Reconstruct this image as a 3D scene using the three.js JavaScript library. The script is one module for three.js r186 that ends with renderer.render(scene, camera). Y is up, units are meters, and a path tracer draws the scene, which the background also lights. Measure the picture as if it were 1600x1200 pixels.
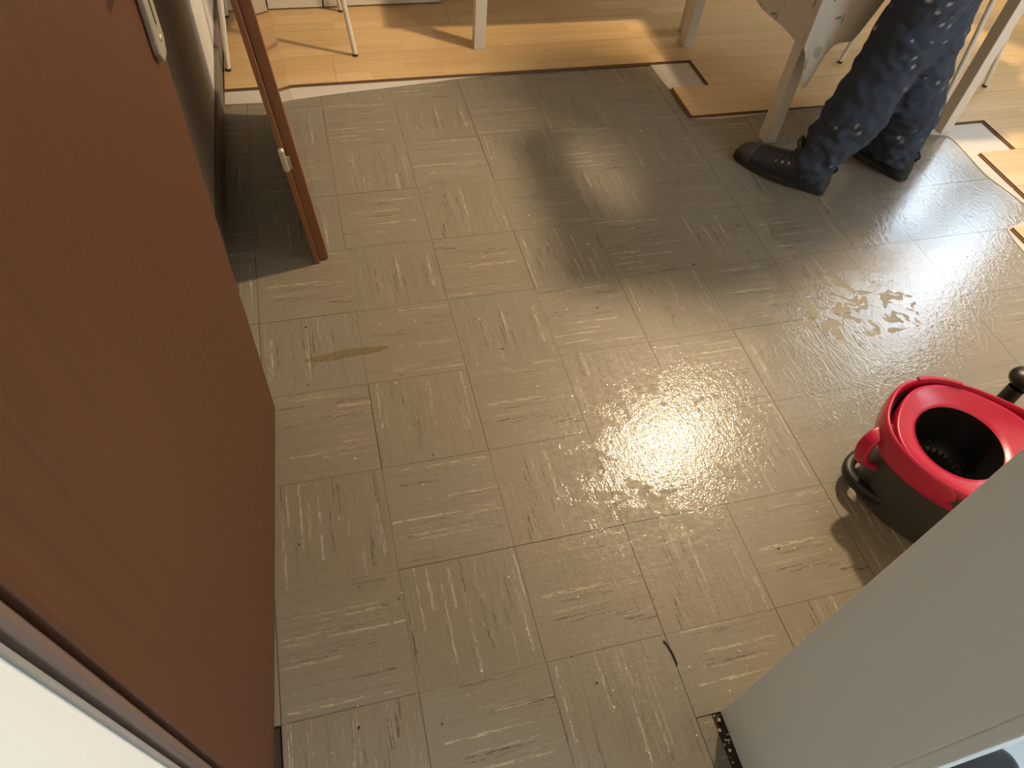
import * as THREE from 'three';
import { mergeGeometries, mergeVertices, toCreasedNormals } from 'three/addons/utils/BufferGeometryUtils.js';
import { RoundedBoxGeometry } from 'three/addons/geometries/RoundedBoxGeometry.js';
import { RectAreaLightUniformsLib } from 'three/addons/lights/RectAreaLightUniformsLib.js';
import { createNoise2D, createNoise3D } from 'simplex-noise';

RectAreaLightUniformsLib.init();

/* ------------------------------------------------ camera, sky, large lights, exposure */
const scene = new THREE.Scene();
const camera = new THREE.PerspectiveCamera(55.73, 4 / 3, 0.05, 60);
camera.rotation.order = 'YXZ';
camera.position.set(-0.27435, 1.44123, 1.63869);
camera.rotation.set(-0.90416, -0.33866, 0.11704);
camera.updateMatrixWorld();
scene.add(camera);

const renderer = new THREE.WebGLRenderer({ antialias: true });
renderer.toneMapping = THREE.LinearToneMapping;
renderer.toneMappingExposure = 0.36;
renderer.shadowMap.enabled = true;
scene.background = new THREE.Color().setRGB(16.5, 20.5, 25);          // overcast daylight sky outside the openings

const X1 = 3.2, ZF = -2.1, YC = 2.45;                                 // right wall, far wall, ceiling
const WIN = { z0: -1.5, z1: -0.6, y0: 0.85, y1: 2.28 };              // window in the right wall
function windowLight(x, y, z, w, h, turn, color, nits, name) {
  const l = new THREE.RectAreaLight(color, nits, w, h);
  l.name = name; l.position.set(x, y, z); l.rotation.y = turn; scene.add(l); return l;
}
windowLight(X1 + 0.13, (WIN.y0 + WIN.y1) / 2, (WIN.z0 + WIN.z1) / 2, WIN.z1 - WIN.z0, WIN.y1 - WIN.y0, Math.PI / 2, new THREE.Color().setRGB(0.8, 0.91, 1), 9, 'room_window_daylight');
windowLight(1.63, 1.25, 2.35, 1.1, 1.7, Math.PI / 2, new THREE.Color().setRGB(0.8, 0.93, 1), 5, 'hall_window_daylight');
windowLight(2.35, 1.5, 1.56, 1.0, 1.2, 0, new THREE.Color().setRGB(0.72, 0.9, 1), 15, 'front_window_daylight');

/* ------------------------------------------------ helpers */
const rng = (s) => () => { s = (s + 0x6d2b79f5) | 0; let t = Math.imul(s ^ (s >>> 15), 1 | s); t = (t + Math.imul(t ^ (t >>> 7), 61 | t)) ^ t; return ((t ^ (t >>> 14)) >>> 0) / 4294967296; };
const n2 = createNoise2D(rng(11)), n3 = createNoise3D(rng(12));
const clamp = (x, a = 0, b = 1) => Math.min(b, Math.max(a, x));
const mix = (a, b, t) => a + (b - a) * t;
const V = (x, y, z) => new THREE.Vector3(x, y, z);
const names = new Map();
function numbered(n) { const k = names.get(n) || 0; names.set(n, k + 1); return k ? n + '_' + String(k).padStart(3, '0') : n; }
function shade(o) { o.traverse((m) => { if (m.isMesh) { m.castShadow = true; m.receiveShadow = true; } }); return o; }
function tag(o, label, category, group) { o.userData.label = label; o.userData.category = category; if (group) o.userData.group = group; return o; }
function group(name, x = 0, y = 0, z = 0, turn = 0, parent = scene) { const g = new THREE.Group(); g.name = parent === scene ? numbered(name) : name; g.position.set(x, y, z); g.rotation.y = turn; parent.add(g); return g; }
function mesh(name, geo, mat, parent = scene) { const m = new THREE.Mesh(geo, mat); m.name = parent === scene ? numbered(name) : name; parent.add(m); return m; }
function struct(o, label, category) { o.userData.kind = 'structure'; if (label) tag(o, label, category); return o; }
const boxAt = (x0, y0, z0, x1, y1, z1) => new THREE.BoxGeometry(x1 - x0, y1 - y0, z1 - z0).translate((x0 + x1) / 2, (y0 + y1) / 2, (z0 + z1) / 2);
const rboxAt = (x0, y0, z0, x1, y1, z1, r = 0.003, s = 2) => new RoundedBoxGeometry(x1 - x0, y1 - y0, z1 - z0, s, r).translate((x0 + x1) / 2, (y0 + y1) / 2, (z0 + z1) / 2);
function merge(list) { return mergeGeometries(list.map((g) => { const q = g.index ? g.toNonIndexed() : g; for (const k of Object.keys(q.attributes)) if (!['position', 'normal', 'uv'].includes(k)) q.deleteAttribute(k); return q; })); }
function tube(pts, r, seg = 24, rad = 10, closed = false) { return new THREE.TubeGeometry(new THREE.CatmullRomCurve3(pts.map((p) => V(...p)), closed, 'centripetal'), seg, r, rad, closed); }
function canvas(w, h) { const c = document.createElement('canvas'); c.width = w; c.height = h; return [c, c.getContext('2d')]; }
function tex(c, srgb = true, repeat) { const t = new THREE.CanvasTexture(c); if (srgb) t.colorSpace = THREE.SRGBColorSpace; t.wrapS = t.wrapT = THREE.RepeatWrapping; if (repeat) t.repeat.set(...repeat); return t; }
function noiseTex(size, f) { const d = new Uint8Array(size * size * 4); for (let j = 0; j < size; j++) for (let i = 0; i < size; i++) { const v = clamp(f(i / size, j / size)) * 255, o = (j * size + i) * 4; d[o] = d[o + 1] = d[o + 2] = v; d[o + 3] = 255; } const t = new THREE.DataTexture(d, size, size); t.magFilter = THREE.LinearFilter; t.minFilter = THREE.LinearFilter; t.wrapS = t.wrapT = THREE.RepeatWrapping; t.needsUpdate = true; return t; }
// periodic noise: walk a torus in 3-D pairs
const per = (u, v, f, s = 0) => { const a = u * 2 * Math.PI, b = v * 2 * Math.PI; return 0.5 * (n3(Math.cos(a) * f + s, Math.sin(a) * f, Math.cos(b) * f) + n3(Math.sin(b) * f + s + 9, Math.cos(a) * f + 5, Math.sin(a) * f)); };
const M = (o) => new THREE.MeshStandardMaterial(o), P = (o) => new THREE.MeshPhysicalMaterial(o);

/* surface nets over a distance field: one closed smooth surface */
function surfaceNets(f, lo, hi, h) {
  const n = [0, 1, 2].map((k) => Math.ceil((hi[k] - lo[k]) / h) + 1), [nx, ny, nz] = n, val = new Float32Array(nx * ny * nz);
  for (let k = 0, o = 0; k < nz; k++) for (let j = 0; j < ny; j++) for (let i = 0; i < nx; i++) val[o++] = f(lo[0] + i * h, lo[1] + j * h, lo[2] + k * h);
  const id = new Int32Array(nx * ny * nz).fill(-1), pos = [], at = (i, j, k) => i + nx * (j + ny * k), idx = [];
  for (let k = 0; k < nz - 1; k++) for (let j = 0; j < ny - 1; j++) for (let i = 0; i < nx - 1; i++) {
    let c = 0, sx = 0, sy = 0, sz = 0, mask = 0;
    for (let q = 0; q < 8; q++) if (val[at(i + (q & 1), j + ((q >> 1) & 1), k + (q >> 2))] < 0) mask |= 1 << q;
    if (mask === 0 || mask === 255) continue;
    for (let q = 0; q < 8; q++) for (const b of [1, 2, 4]) if (!(q & b)) {
      const r = q | b; if (((mask >> q) & 1) === ((mask >> r) & 1)) continue;
      const va = val[at(i + (q & 1), j + ((q >> 1) & 1), k + (q >> 2))], vb = val[at(i + (r & 1), j + ((r >> 1) & 1), k + (r >> 2))], t = va / (va - vb);
      sx += (q & 1) + (b === 1 ? t : 0); sy += ((q >> 1) & 1) + (b === 2 ? t : 0); sz += (q >> 2) + (b === 4 ? t : 0); c++;
    }
    id[at(i, j, k)] = pos.length / 3;
    pos.push(lo[0] + (i + sx / c) * h, lo[1] + (j + sy / c) * h, lo[2] + (k + sz / c) * h);
  }
  const quad = (a, b, c, d, flip) => { if (a < 0 || b < 0 || c < 0 || d < 0) return; flip ? idx.push(a, c, b, a, d, c) : idx.push(a, b, c, a, c, d); };
  for (let k = 0; k < nz - 1; k++) for (let j = 0; j < ny - 1; j++) for (let i = 0; i < nx - 1; i++) {
    const s0 = val[at(i, j, k)] < 0;
    if (j && k && (val[at(i + 1, j, k)] < 0) !== s0) quad(id[at(i, j - 1, k - 1)], id[at(i, j, k - 1)], id[at(i, j, k)], id[at(i, j - 1, k)], !s0);
    if (i && k && (val[at(i, j + 1, k)] < 0) !== s0) quad(id[at(i - 1, j, k - 1)], id[at(i - 1, j, k)], id[at(i, j, k)], id[at(i, j, k - 1)], !s0);
    if (i && j && (val[at(i, j, k + 1)] < 0) !== s0) quad(id[at(i - 1, j - 1, k)], id[at(i, j - 1, k)], id[at(i, j, k)], id[at(i - 1, j, k)], !s0);
  }
  const g = new THREE.BufferGeometry();
  g.setAttribute('position', new THREE.Float32BufferAttribute(pos, 3)); g.setIndex(idx);
  // smooth normals from the field
  const nm = new Float32Array(pos.length), e = h * 0.6;
  for (let q = 0; q < pos.length; q += 3) { const [x, y, z] = pos.slice(q, q + 3), a = f(x + e, y, z) - f(x - e, y, z), b = f(x, y + e, z) - f(x, y - e, z), c = f(x, y, z + e) - f(x, y, z - e), l = Math.hypot(a, b, c) || 1; nm[q] = a / l; nm[q + 1] = b / l; nm[q + 2] = c / l; }
  g.setAttribute('normal', new THREE.BufferAttribute(nm, 3));
  g.setAttribute('uv', new THREE.Float32BufferAttribute(pos.filter((_, q) => q % 3 !== 2), 2));
  return g;
}
const smin = (a, b, k) => { const h = Math.max(k - Math.abs(a - b), 0) / k; return Math.min(a, b) - h * h * k * 0.25; };
function capsule(x, y, z, a, b, ra, rb) {
  const bx = b[0] - a[0], by = b[1] - a[1], bz = b[2] - a[2], px = x - a[0], py = y - a[1], pz = z - a[2];
  const t = clamp((px * bx + py * by + pz * bz) / (bx * bx + by * by + bz * bz));
  return Math.hypot(px - bx * t, py - by * t, pz - bz * t) - mix(ra, rb, t);
}
const ellipsoid = (x, y, z, c, r) => { const k = Math.hypot((x - c[0]) / r[0], (y - c[1]) / r[1], (z - c[2]) / r[2]); return (k - 1) * Math.min(...r); };

/* ------------------------------------------------ surfaces of the place */
// vinyl tile: taupe with broken light and dark streaks that all run one way
function tileTexture(seed) {
  const S = 512, [c, g] = canvas(S, S), r = rng(seed);
  const warm = (r() - 0.5) * 1.5, b = 122 + (r() - 0.5) * 4;
  g.fillStyle = `rgb(${b + 2 + warm | 0},${b - 5 | 0},${b - 19 - warm | 0})`; g.fillRect(0, 0, S, S);
  const streak = (y, x0, x1, w, style, breaks) => {
    g.strokeStyle = style; let x = x0, yy = y;
    while (x < x1) { const l = 6 + r() * 40; if (r() > breaks) { g.lineWidth = w * (0.4 + r()); g.beginPath(); g.moveTo(x, yy); const y2 = yy + (r() - 0.5) * 2.4; g.quadraticCurveTo(x + l / 2, (yy + y2) / 2 + (r() - 0.5) * 2.5, x + l, y2); g.stroke(); yy = y2; } x += l * (0.7 + r() * 0.5); }
  };
  for (let k = 0; k < 150; k++) { const x = r() * S - 100; streak(r() * S, x, x + 80 + r() * 420, 2 + r() * 7, r() > 0.5 ? `rgba(148,143,128,${0.03 + r() * 0.08})` : `rgba(70,63,52,${0.03 + r() * 0.08})`, 0.25); }
  for (let k = 0; k < 10; k++) { const y = r() * S, x = r() * S * 0.7, big = r() > 0.6; for (let q = 0; q < (big ? 7 : 4); q++) streak(y + (r() - 0.5) * (big ? 12 : 18), x, x + 80 + r() * 300, (big ? 1.6 : 1.1) + r() * 2.2, `rgba(186,178,156,${0.2 + r() * (big ? 0.5 : 0.3)})`, 0.5); }
  for (let k = 0; k < 7; k++) { const y = r() * S, x = r() * S * 0.8; for (let q = 0; q < 4; q++) streak(y + (r() - 0.5) * 14, x, x + 40 + r() * 220, 1 + r() * 2.6, `rgba(46,40,32,${0.25 + r() * 0.4})`, 0.5); }
  for (let k = 0; k < 60; k++) { const y = r() * S, x = r() * S; streak(y, x, x + 10 + r() * 30, 0.8 + r() * 0.8, r() > 0.4 ? 'rgba(190,182,160,.4)' : 'rgba(50,44,36,.35)', 0.2); }
  for (let k = 0; k < 2600; k++) { g.fillStyle = r() > 0.5 ? 'rgba(160,153,138,.10)' : 'rgba(58,51,42,.10)'; g.fillRect(r() * S, r() * S, 1 + r() * 5, 1); }
  return tex(c);
}
const tileBump = noiseTex(256, (u, v) => 0.5 + 0.3 * per(u, v, 3) + 0.25 * per(u, v, 9, 3));
const tileRough = noiseTex(256, (u, v) => 0.80 + 0.16 * per(u, v, 2.2, 7) + 0.12 * per(u, v, 8, 4));
const TILES = [101, 102, 103, 104, 105, 106, 107, 108].map((s) => P({ name: 'vinyl_tile', map: tileTexture(s), roughness: 0.6, roughnessMap: tileRough, bumpMap: tileBump, bumpScale: 0.0004, ior: 1.5 }));
const mSub = M({ name: 'old_screed', color: '#3a332b', roughness: 0.95 });

function plankTexture(seed) {
  const W = 1024, H = 160, [c, g] = canvas(W, H), r = rng(seed);
  for (let s = 0; s < 3; s++) {
    let x = -r() * 250;
    while (x < W) {
      const l = 190 + r() * 190, t = r(), R = 191 + t * 16, G = 160 + t * 17, B = 114 + t * 17, y0 = s * H / 3;
      g.fillStyle = `rgb(${R | 0},${G | 0},${B | 0})`; g.fillRect(x, y0, l, H / 3 + 1);
      for (let k = 0; k < 26; k++) { const y = y0 + r() * H / 3; g.strokeStyle = `rgba(${r() > 0.5 ? '122,84,46' : '204,176,132'},${0.05 + r() * 0.13})`; g.lineWidth = 0.6 + r() * 1.8; g.beginPath(); g.moveTo(x, y); g.bezierCurveTo(x + l * 0.3, y + (r() - 0.5) * 7, x + l * 0.6, y + (r() - 0.5) * 7, x + l, y + (r() - 0.5) * 5); g.save(); g.clip(); g.restore(); g.stroke(); }
      for (let k = 0; k < 40; k++) { g.fillStyle = 'rgba(112,74,38,.22)'; g.fillRect(x + r() * l, y0 + r() * H / 3, 3 + r() * 6, 0.8); }
      g.fillStyle = 'rgba(120,78,40,.28)'; g.fillRect(x, y0, 1, H / 3); x += l;
    }
    g.fillStyle = 'rgba(120,78,40,.22)'; g.fillRect(0, s * H / 3, W, 0.9);
  }
  return tex(c);
}
const PLANKS = [201, 202, 203, 204, 205].map((s) => P({ name: 'laminate_print', map: plankTexture(s), roughness: 0.34, ior: 1.5 }));
const mCore = M({ name: 'fibre_core', color: '#66482e', roughness: 0.9 });

const plaster = noiseTex(256, (u, v) => 0.5 + 0.3 * per(u, v, 4, 20) + 0.3 * per(u, v, 14, 30));
const plasterFine = (() => { const t = plaster.clone(); t.repeat.set(3, 3); t.needsUpdate = true; return t; })();
const mHall = M({ name: 'beige_hall_paint', color: '#cdc9c2', roughness: 0.9 });
const mWall = M({ name: 'white_wall_paint', color: '#cdc6bb', roughness: 0.88 });
const mReveal = M({ name: 'white_gloss_paint', color: '#dcd7cc', roughness: 0.5 });
const mTan = M({ name: 'tan_wall_paint', color: '#93856f', roughness: 0.9 });
const mCeil = M({ name: 'ceiling_paint', color: '#cfc9be', roughness: 0.95 });
const mHallFloor = M({ name: 'pale_hall_tile', color: '#c9ccca', roughness: 0.4 });
const mBase = M({ name: 'brown_grey_baseboard', color: '#6d645a', roughness: 0.6 });

function woodTexture(seed, w, h, base, dark, light, n, chips) {
  const [c, g] = canvas(w, h), r = rng(seed); g.fillStyle = base; g.fillRect(0, 0, w, h);
  for (let k = 0; k < n; k++) {
    const x = r() * w, y = -r() * h * 0.5, l = h * (0.3 + r() * 1.2), a = r();
    g.strokeStyle = a > 0.45 ? `rgba(${dark},${0.03 + r() * 0.07})` : `rgba(${light},${0.03 + r() * 0.07})`; g.lineWidth = 0.6 + r() * r() * 9;
    g.beginPath(); g.moveTo(x, y); g.bezierCurveTo(x + (r() - 0.5) * 16, y + l * 0.3, x + (r() - 0.5) * 16, y + l * 0.7, x + (r() - 0.5) * 10, y + l); g.stroke();
  }
  if (chips) chips(g, r, w, h);
  return tex(c);
}
const mDoor = P({ name: 'brown_veneer', roughness: 0.5, map: woodTexture(301, 768, 1536, '#4e2a12', '32,15,6', '114,66,32', 420, (g, r, w, h) => {
  // pale scratches and chips low on the leaf, towards the hinge
  for (let k = 0; k < 34; k++) { const x = w * (0.62 + r() * 0.38), y = h * (1 - r() * r() * 0.16); g.strokeStyle = `rgba(196,164,134,${0.35 + r() * 0.4})`; g.lineWidth = 0.7 + r() * 0.9; g.beginPath(); g.moveTo(x, y); g.lineTo(x + (r() - 0.5) * 3, y + 3 + r() * 12); g.stroke(); }
}) });
const leafMap = woodTexture(302, 512, 1024, '#693a1f', '40,18,8', '134,80,46', 300);
const mLeaf = P({ name: 'lacquered_veneer', roughness: 0.42, map: leafMap, clearcoat: 1, clearcoatRoughness: 0.06 });
const mLeafEdge = P({ name: 'oak_edge', roughness: 0.5, map: woodTexture(303, 64, 1024, '#7c5032', '46,24,10', '148,94,52', 80) });
const mFrame = P({ name: 'brown_frame_paint', color: '#6a5347', roughness: 0.4 });
const mFrameGrey = P({ name: 'grey_frame_paint', color: '#8c8378', roughness: 0.5 });
const mAlu = P({ name: 'satin_aluminium', color: '#b9b4a8', metalness: 0.7, roughness: 0.42 });
const mDark = M({ name: 'black_void', color: '#0d0b0a', roughness: 0.9 });
const mWhitePaint = P({ name: 'white_lacquer', color: '#c4bcae', roughness: 0.42 });
const mCabinet = P({ name: 'white_cabinet_front', color: '#c9c1b2', roughness: 0.4 });
const mTube = P({ name: 'white_tube_enamel', color: '#c9c1b2', roughness: 0.3 });
const mRubber = M({ name: 'black_rubber', color: '#211d1a', roughness: 0.8 });
const mSeat = M({ name: 'white_seat', color: '#c3bbad', roughness: 0.6 });

/* ------------------------------------------------ room shell */
const floor = struct(group('floor'));
mesh('subfloor', boxAt(-0.8, -0.12, ZF - 0.1, X1 + 0.1, -0.004, 1.6), mSub, floor);
{ // vinyl tiles, 25 cm, grain direction alternating
  const r = rng(5), S = 0.25, gap = 0.0013, T = 0.0038, full = new THREE.BoxGeometry(S - gap, T, S - gap);
  const cut = (x0, x1, z0, z1, c, q) => { // a cut tile keeps the print at its real size
    const g = new THREE.BoxGeometry(x1 - x0, T, z1 - z0), p = g.attributes.position, uv = g.attributes.uv;
    const along = ((c + q) & 1) === 0;
    for (let i = 0; i < p.count; i++) along ? uv.setXY(i, p.getX(i) / S + 0.5, p.getZ(i) / S + 0.5) : uv.setXY(i, p.getZ(i) / S + 0.5, p.getX(i) / S + 0.5);
    return g;
  };
  for (let q = -4; q <= 6; q++) for (let c = -3; c <= 9; c++) {
    let x0 = c * S, x1 = x0 + S, z0 = q * S, z1 = z0 + S;
    if (c === -3) { if (q >= 5) continue; x0 = -0.5865; }
    if (c >= 1 && q === 6) continue;
    if (q === 6) z1 = 1.6;
    if (c >= 1 && q === 5) z1 = 1.412;
    if (c >= 9 && q > 1) continue;
    const m = TILES[Math.floor(r() * TILES.length)], isFull = x1 - x0 > 0.249 && z1 - z0 > 0.249;
    const t = mesh('tile', isFull ? full : cut(x0 + gap / 2, x1 - gap / 2, z0 + gap / 2, z1 - gap / 2, c, q), m, floor);
    t.position.set((x0 + x1) / 2 + (isFull ? (r() - 0.5) * 0.0007 : 0), -T / 2 - r() * 0.00035, (z0 + z1) / 2 + (isFull ? (r() - 0.5) * 0.0007 : 0));
    if (isFull) t.scale.set(1 + r() * 0.004, 1, 1 + r() * 0.004);
    if (isFull) t.rotation.y = (((c + q) & 1) === 0 ? 0 : Math.PI / 2) + (r() > 0.5 ? Math.PI : 0);
  }
}
mesh('tile', boxAt(0.2507, -0.0038, 1.413, 0.281, -0.0002, 1.6), TILES[2], floor);
const hallFloor = struct(mesh('floor', merge([boxAt(-1.3, -0.1, 1.6, 1.6, 0, 3.6), boxAt(0.4, -0.004, 1.53, 1.6, 0, 1.6)]), mHallFloor));
// left wall in two boards with a visible joint, and its baseboard
const wallLeft = struct(group('wall_left'));
mesh('wall_panel', boxAt(-0.7875, 0, -0.945, -0.5875, YC, 1.41), mWall, wallLeft);
mesh('wall_panel', boxAt(-0.7875, 0, ZF - 0.1, -0.5885, YC, -0.948), mWall, wallLeft);
const bl = struct(mesh('baseboard_left', rboxAt(-0.5875, 0, -1.44, -0.575, 0.085, 0.48, 0.003), mBase));
struct(mesh('wall_back', boxAt(-0.7875, 0, ZF - 0.1, X1 + 0.1, YC, ZF), mTan));
// right wall with the glazed terrace door opening
const wallRight = struct(group('wall_right'));
for (const b of [[ZF, 0, WIN.z0, YC], [WIN.z1, 0, 1.41, YC], [WIN.z0, 0, WIN.z1, WIN.y0], [WIN.z0, WIN.y1, WIN.z1, YC]]) mesh('wall_section', boxAt(X1, b[1], b[0], X1 + 0.1, b[3], b[2]), mWall, wallRight);
const win1 = struct(group('window_1'));
{
  const zs = [WIN.z0, (WIN.z0 + WIN.z1) / 2, WIN.z1];
  for (let k = 0; k < 2; k++) {
    const a = zs[k], b = zs[k + 1];
    mesh('window_frame', merge([boxAt(X1 + 0.02, WIN.y0, a, X1 + 0.08, WIN.y1, a + 0.06), boxAt(X1 + 0.02, WIN.y0, b - 0.06, X1 + 0.08, WIN.y1, b), boxAt(X1 + 0.02, WIN.y0, a + 0.06, X1 + 0.08, WIN.y0 + 0.08, b - 0.06), boxAt(X1 + 0.02, WIN.y1 - 0.06, a + 0.06, X1 + 0.08, WIN.y1, b - 0.06)]), mWhitePaint, win1);
    mesh('pane', boxAt(X1 + 0.048, WIN.y0 + 0.08, a + 0.06, X1 + 0.052, WIN.y1 - 0.06, b - 0.06), P({ name: 'window_glass', color: '#ffffff', transmission: 1, thickness: 0, roughness: 0.0, ior: 1.5 }), win1);
  }
}
const wallFront = struct(group('wall_front'));
mesh('wall_end', rboxAt(0.3, 0.0, 1.412, 0.4, YC, 1.5972, 0.0025), mReveal, wallFront);
mesh('corner_bead', rboxAt(0.3002, 0.0, 1.5966, 0.4, YC, 1.613, 0.003, 3), mReveal, wallFront);
for (const b of [[0.399, 0, 1.85, YC], [2.85, 0, X1 + 0.1, YC], [1.85, 0, 2.85, 0.9], [1.85, 2.1, 2.85, YC]]) mesh('wall_section', boxAt(b[0], b[1], 1.412, b[2], b[3], 1.53), mReveal, wallFront);
mesh('wall_section', boxAt(-1.3, 0, 1.411, -0.536, YC, 1.613), mReveal, wallFront);
mesh('lintel', boxAt(-0.536, 2.06, 1.412, 0.3, YC, 1.613), mReveal, wallFront);
struct(mesh('ceiling', boxAt(-0.8, YC, ZF - 0.1, X1 + 0.1, YC + 0.1, 1.53), mCeil));
// the hall where the camera stands
const hall = struct(group('wall_hall'));
mesh('wall_section', boxAt(-1.4, 0, 1.613, -1.3, YC, 3.7), mHall, hall);
mesh('wall_section', boxAt(-1.3, 0, 3.6, 1.6, YC, 3.7), mHall, hall);
for (const b of [[1.53, 0, 1.78, YC], [2.92, 0, 3.7, YC], [1.78, 0, 2.92, 0.38], [1.78, 2.12, 2.92, YC]]) mesh('wall_section', boxAt(1.5, b[1], b[0], 1.6, b[3], b[2]), mHall, hall);
struct(mesh('ceiling', boxAt(-1.4, YC, 1.53, 1.6, YC + 0.1, 3.7), mCeil));
const win2 = struct(group('window_2'));
mesh('window_frame', merge([boxAt(1.52, 0.38, 1.78, 1.58, 2.12, 1.84), boxAt(1.52, 0.38, 2.86, 1.58, 2.12, 2.92), boxAt(1.52, 0.38, 1.84, 1.58, 0.44, 2.86), boxAt(1.52, 2.06, 1.84, 1.58, 2.12, 2.86)]), mWhitePaint, win2);
mesh('pane', boxAt(1.548, 0.44, 1.84, 1.552, 2.06, 2.86), P({ name: 'hall_window_glass', color: '#ffffff', transmission: 1, thickness: 0, roughness: 0.0, ior: 1.5 }), win2);
const win3 = struct(group('window_3'));
mesh('window_frame', merge([boxAt(1.85, 0.9, 1.44, 1.91, 2.1, 1.5), boxAt(2.79, 0.9, 1.44, 2.85, 2.1, 1.5), boxAt(1.91, 0.9, 1.44, 2.79, 0.96, 1.5), boxAt(1.91, 2.04, 1.44, 2.79, 2.1, 1.5)]), mWhitePaint, win3);
mesh('pane', boxAt(1.91, 0.96, 1.468, 2.79, 2.04, 1.472), P({ name: 'front_window_glass', color: '#ffffff', transmission: 1, thickness: 0, roughness: 0.0, ior: 1.5 }), win3);
// ground outside the windows
struct(mesh('ground_outside', boxAt(X1 + 0.15, -0.2, -7, 14, -0.08, 6), M({ name: 'lawn', color: '#5d7d3c', roughness: 1 })));

// brown frame strip on the hinge side of the doorway
const fr = struct(group('trim_1'));
mesh('frame_post', rboxAt(-0.5855, 0, 1.384, -0.5235, 2.06, 1.4, 0.006, 3), mFrame, fr);
mesh('frame_stop', rboxAt(-0.5855, 0, 1.4, -0.5405, 2.06, 1.4035, 0.0012, 1), mFrame, fr);
mesh('frame_edge', rboxAt(-0.5855, 0, 1.4035, -0.5325, 2.06, 1.4108, 0.002, 2), mFrameGrey, fr);

/* ------------------------------------------------ the big open door on the left */
{
  const hx = -0.5175, hz = 1.383, fx = -0.4725, fz = 0.5375, L = Math.hypot(hx - fx, hz - fz), T = 0.04, H = 2.0, b0 = 0.008;
  const d = group('door', hx, 0, hz, Math.atan2(-(fx - hx), -(fz - hz)));        // local -z runs from the hinge to the free edge, local +x is the visible face
  d.name = 'door_1'; d.userData.kind = 'structure';
  const leaf = new RoundedBoxGeometry(T, H, L, 2, 0.002).translate(-T / 2, b0 + H / 2, -L / 2), uv = leaf.attributes.uv, p = leaf.attributes.position;
  for (let i = 0; i < p.count; i++) uv.setXY(i, 1 + p.getZ(i) / L, (p.getY(i) - b0) / H);
  mesh('door_leaf', leaf, mDoor, d);
  // long handle plate with keyhole and screws, lever above
  const pz0 = -L + 0.018, w = 0.044, s = new THREE.Shape(); s.moveTo(0.012, 0); s.lineTo(w - 0.012, 0); s.lineTo(w, 0.016); s.lineTo(w, 0.224); s.lineTo(w - 0.012, 0.24); s.lineTo(0.012, 0.24); s.lineTo(0, 0.224); s.lineTo(0, 0.016); s.closePath();
  const k = new THREE.Path(); k.absellipse(w / 2, 0.075, 0.0042, 0.0042, 0, 2 * Math.PI); s.holes.push(k);
  const k2 = new THREE.Path(); k2.moveTo(w / 2 - 0.0022, 0.046); k2.lineTo(w / 2 + 0.0022, 0.046); k2.lineTo(w / 2 + 0.0022, 0.0695); k2.lineTo(w / 2 - 0.0022, 0.0695); k2.closePath(); s.holes.push(k2);
  const plate = group('handle_plate', 0.0002, 0.892, pz0, Math.PI / 2, d); plate.rotation.y = -Math.PI / 2; plate.position.z = pz0;
  // plate lies in the face plane: its x runs along +z of the leaf, its thickness along +x
  const pg = new THREE.ExtrudeGeometry(s, { depth: 0.005, bevelEnabled: true, bevelSize: 0.0025, bevelThickness: 0.0025, bevelSegments: 3 }).translate(0, 0, -0.0075);
  mesh('plate', pg, mAlu, plate);
  mesh('keyhole', rboxAt(w / 2 - 0.0036, 0.044, -0.0103, w / 2 + 0.0036, 0.078, -0.009, 0.0006), mDark, plate);
  for (const y of [0.026, 0.214]) mesh('screw', new THREE.SphereGeometry(0.0048, 12, 8).scale(1, 1, 0.45).translate(w / 2, y, -0.0102), mAlu, plate);
  mesh('lever', tube([[w / 2, 0.17, -0.006], [w / 2, 0.17, -0.05], [w / 2 + 0.02, 0.17, -0.056], [w / 2 + 0.11, 0.168, -0.056]], 0.009, 30, 12), mAlu, plate);
}

/* ------------------------------------------------ loose rebated door leaf leaning on the left wall */
{
  const g = group('door_leaf', -0.3, 0, 0.034); g.rotation.order = 'YXZ'; g.rotation.y = 0.048; g.rotation.z = 0.094;
  tag(g, 'loose brown lacquered door leaf leaning on the white left wall, edge towards the camera', 'door');
  const W = 0.73, T = 0.027, H = 1.97;
  const mk = (x0, y0, z0, x1, y1, z1, r) => { const q = rboxAt(x0, y0, z0, x1, y1, z1, r, 2), p = q.attributes.position, uv = q.attributes.uv; for (let i = 0; i < p.count; i++) uv.setXY(i, (p.getZ(i) + p.getX(i)) / 0.73 + 1, p.getY(i) / H); return q; };
  mesh('leaf_panel', mk(-T, 0.004, -W, 0, H, -0.004, 0.002), mLeaf, g);
  mesh('edge_band', mk(-T + 0.001, 0.004, -0.0045, -0.001, H, 0, 0.0015), mLeafEdge, g);
  mesh('rebate_lip', mk(-T - 0.013, 0.001, -W + 0.012, -T, H + 0.012, 0.013, 0.002), mLeafEdge, g);
  for (const y of [0.33, 1.66]) { // hinge pins left in the edge
    const h = group('hinge', -T - 0.008, y, 0.016, 0, g);
    mesh('hinge_knuckle', new THREE.CylinderGeometry(0.0072, 0.0072, 0.05, 14).translate(0, 0.02, 0.002), mAlu, h);
    mesh('hinge_cap', new THREE.SphereGeometry(0.0082, 14, 10).translate(0, 0.05, 0.002), mAlu, h);
    mesh('hinge_plate', rboxAt(0.004, -0.006, -0.004, 0.014, 0.03, 0.0, 0.0015), mAlu, h);
  }
}

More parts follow.
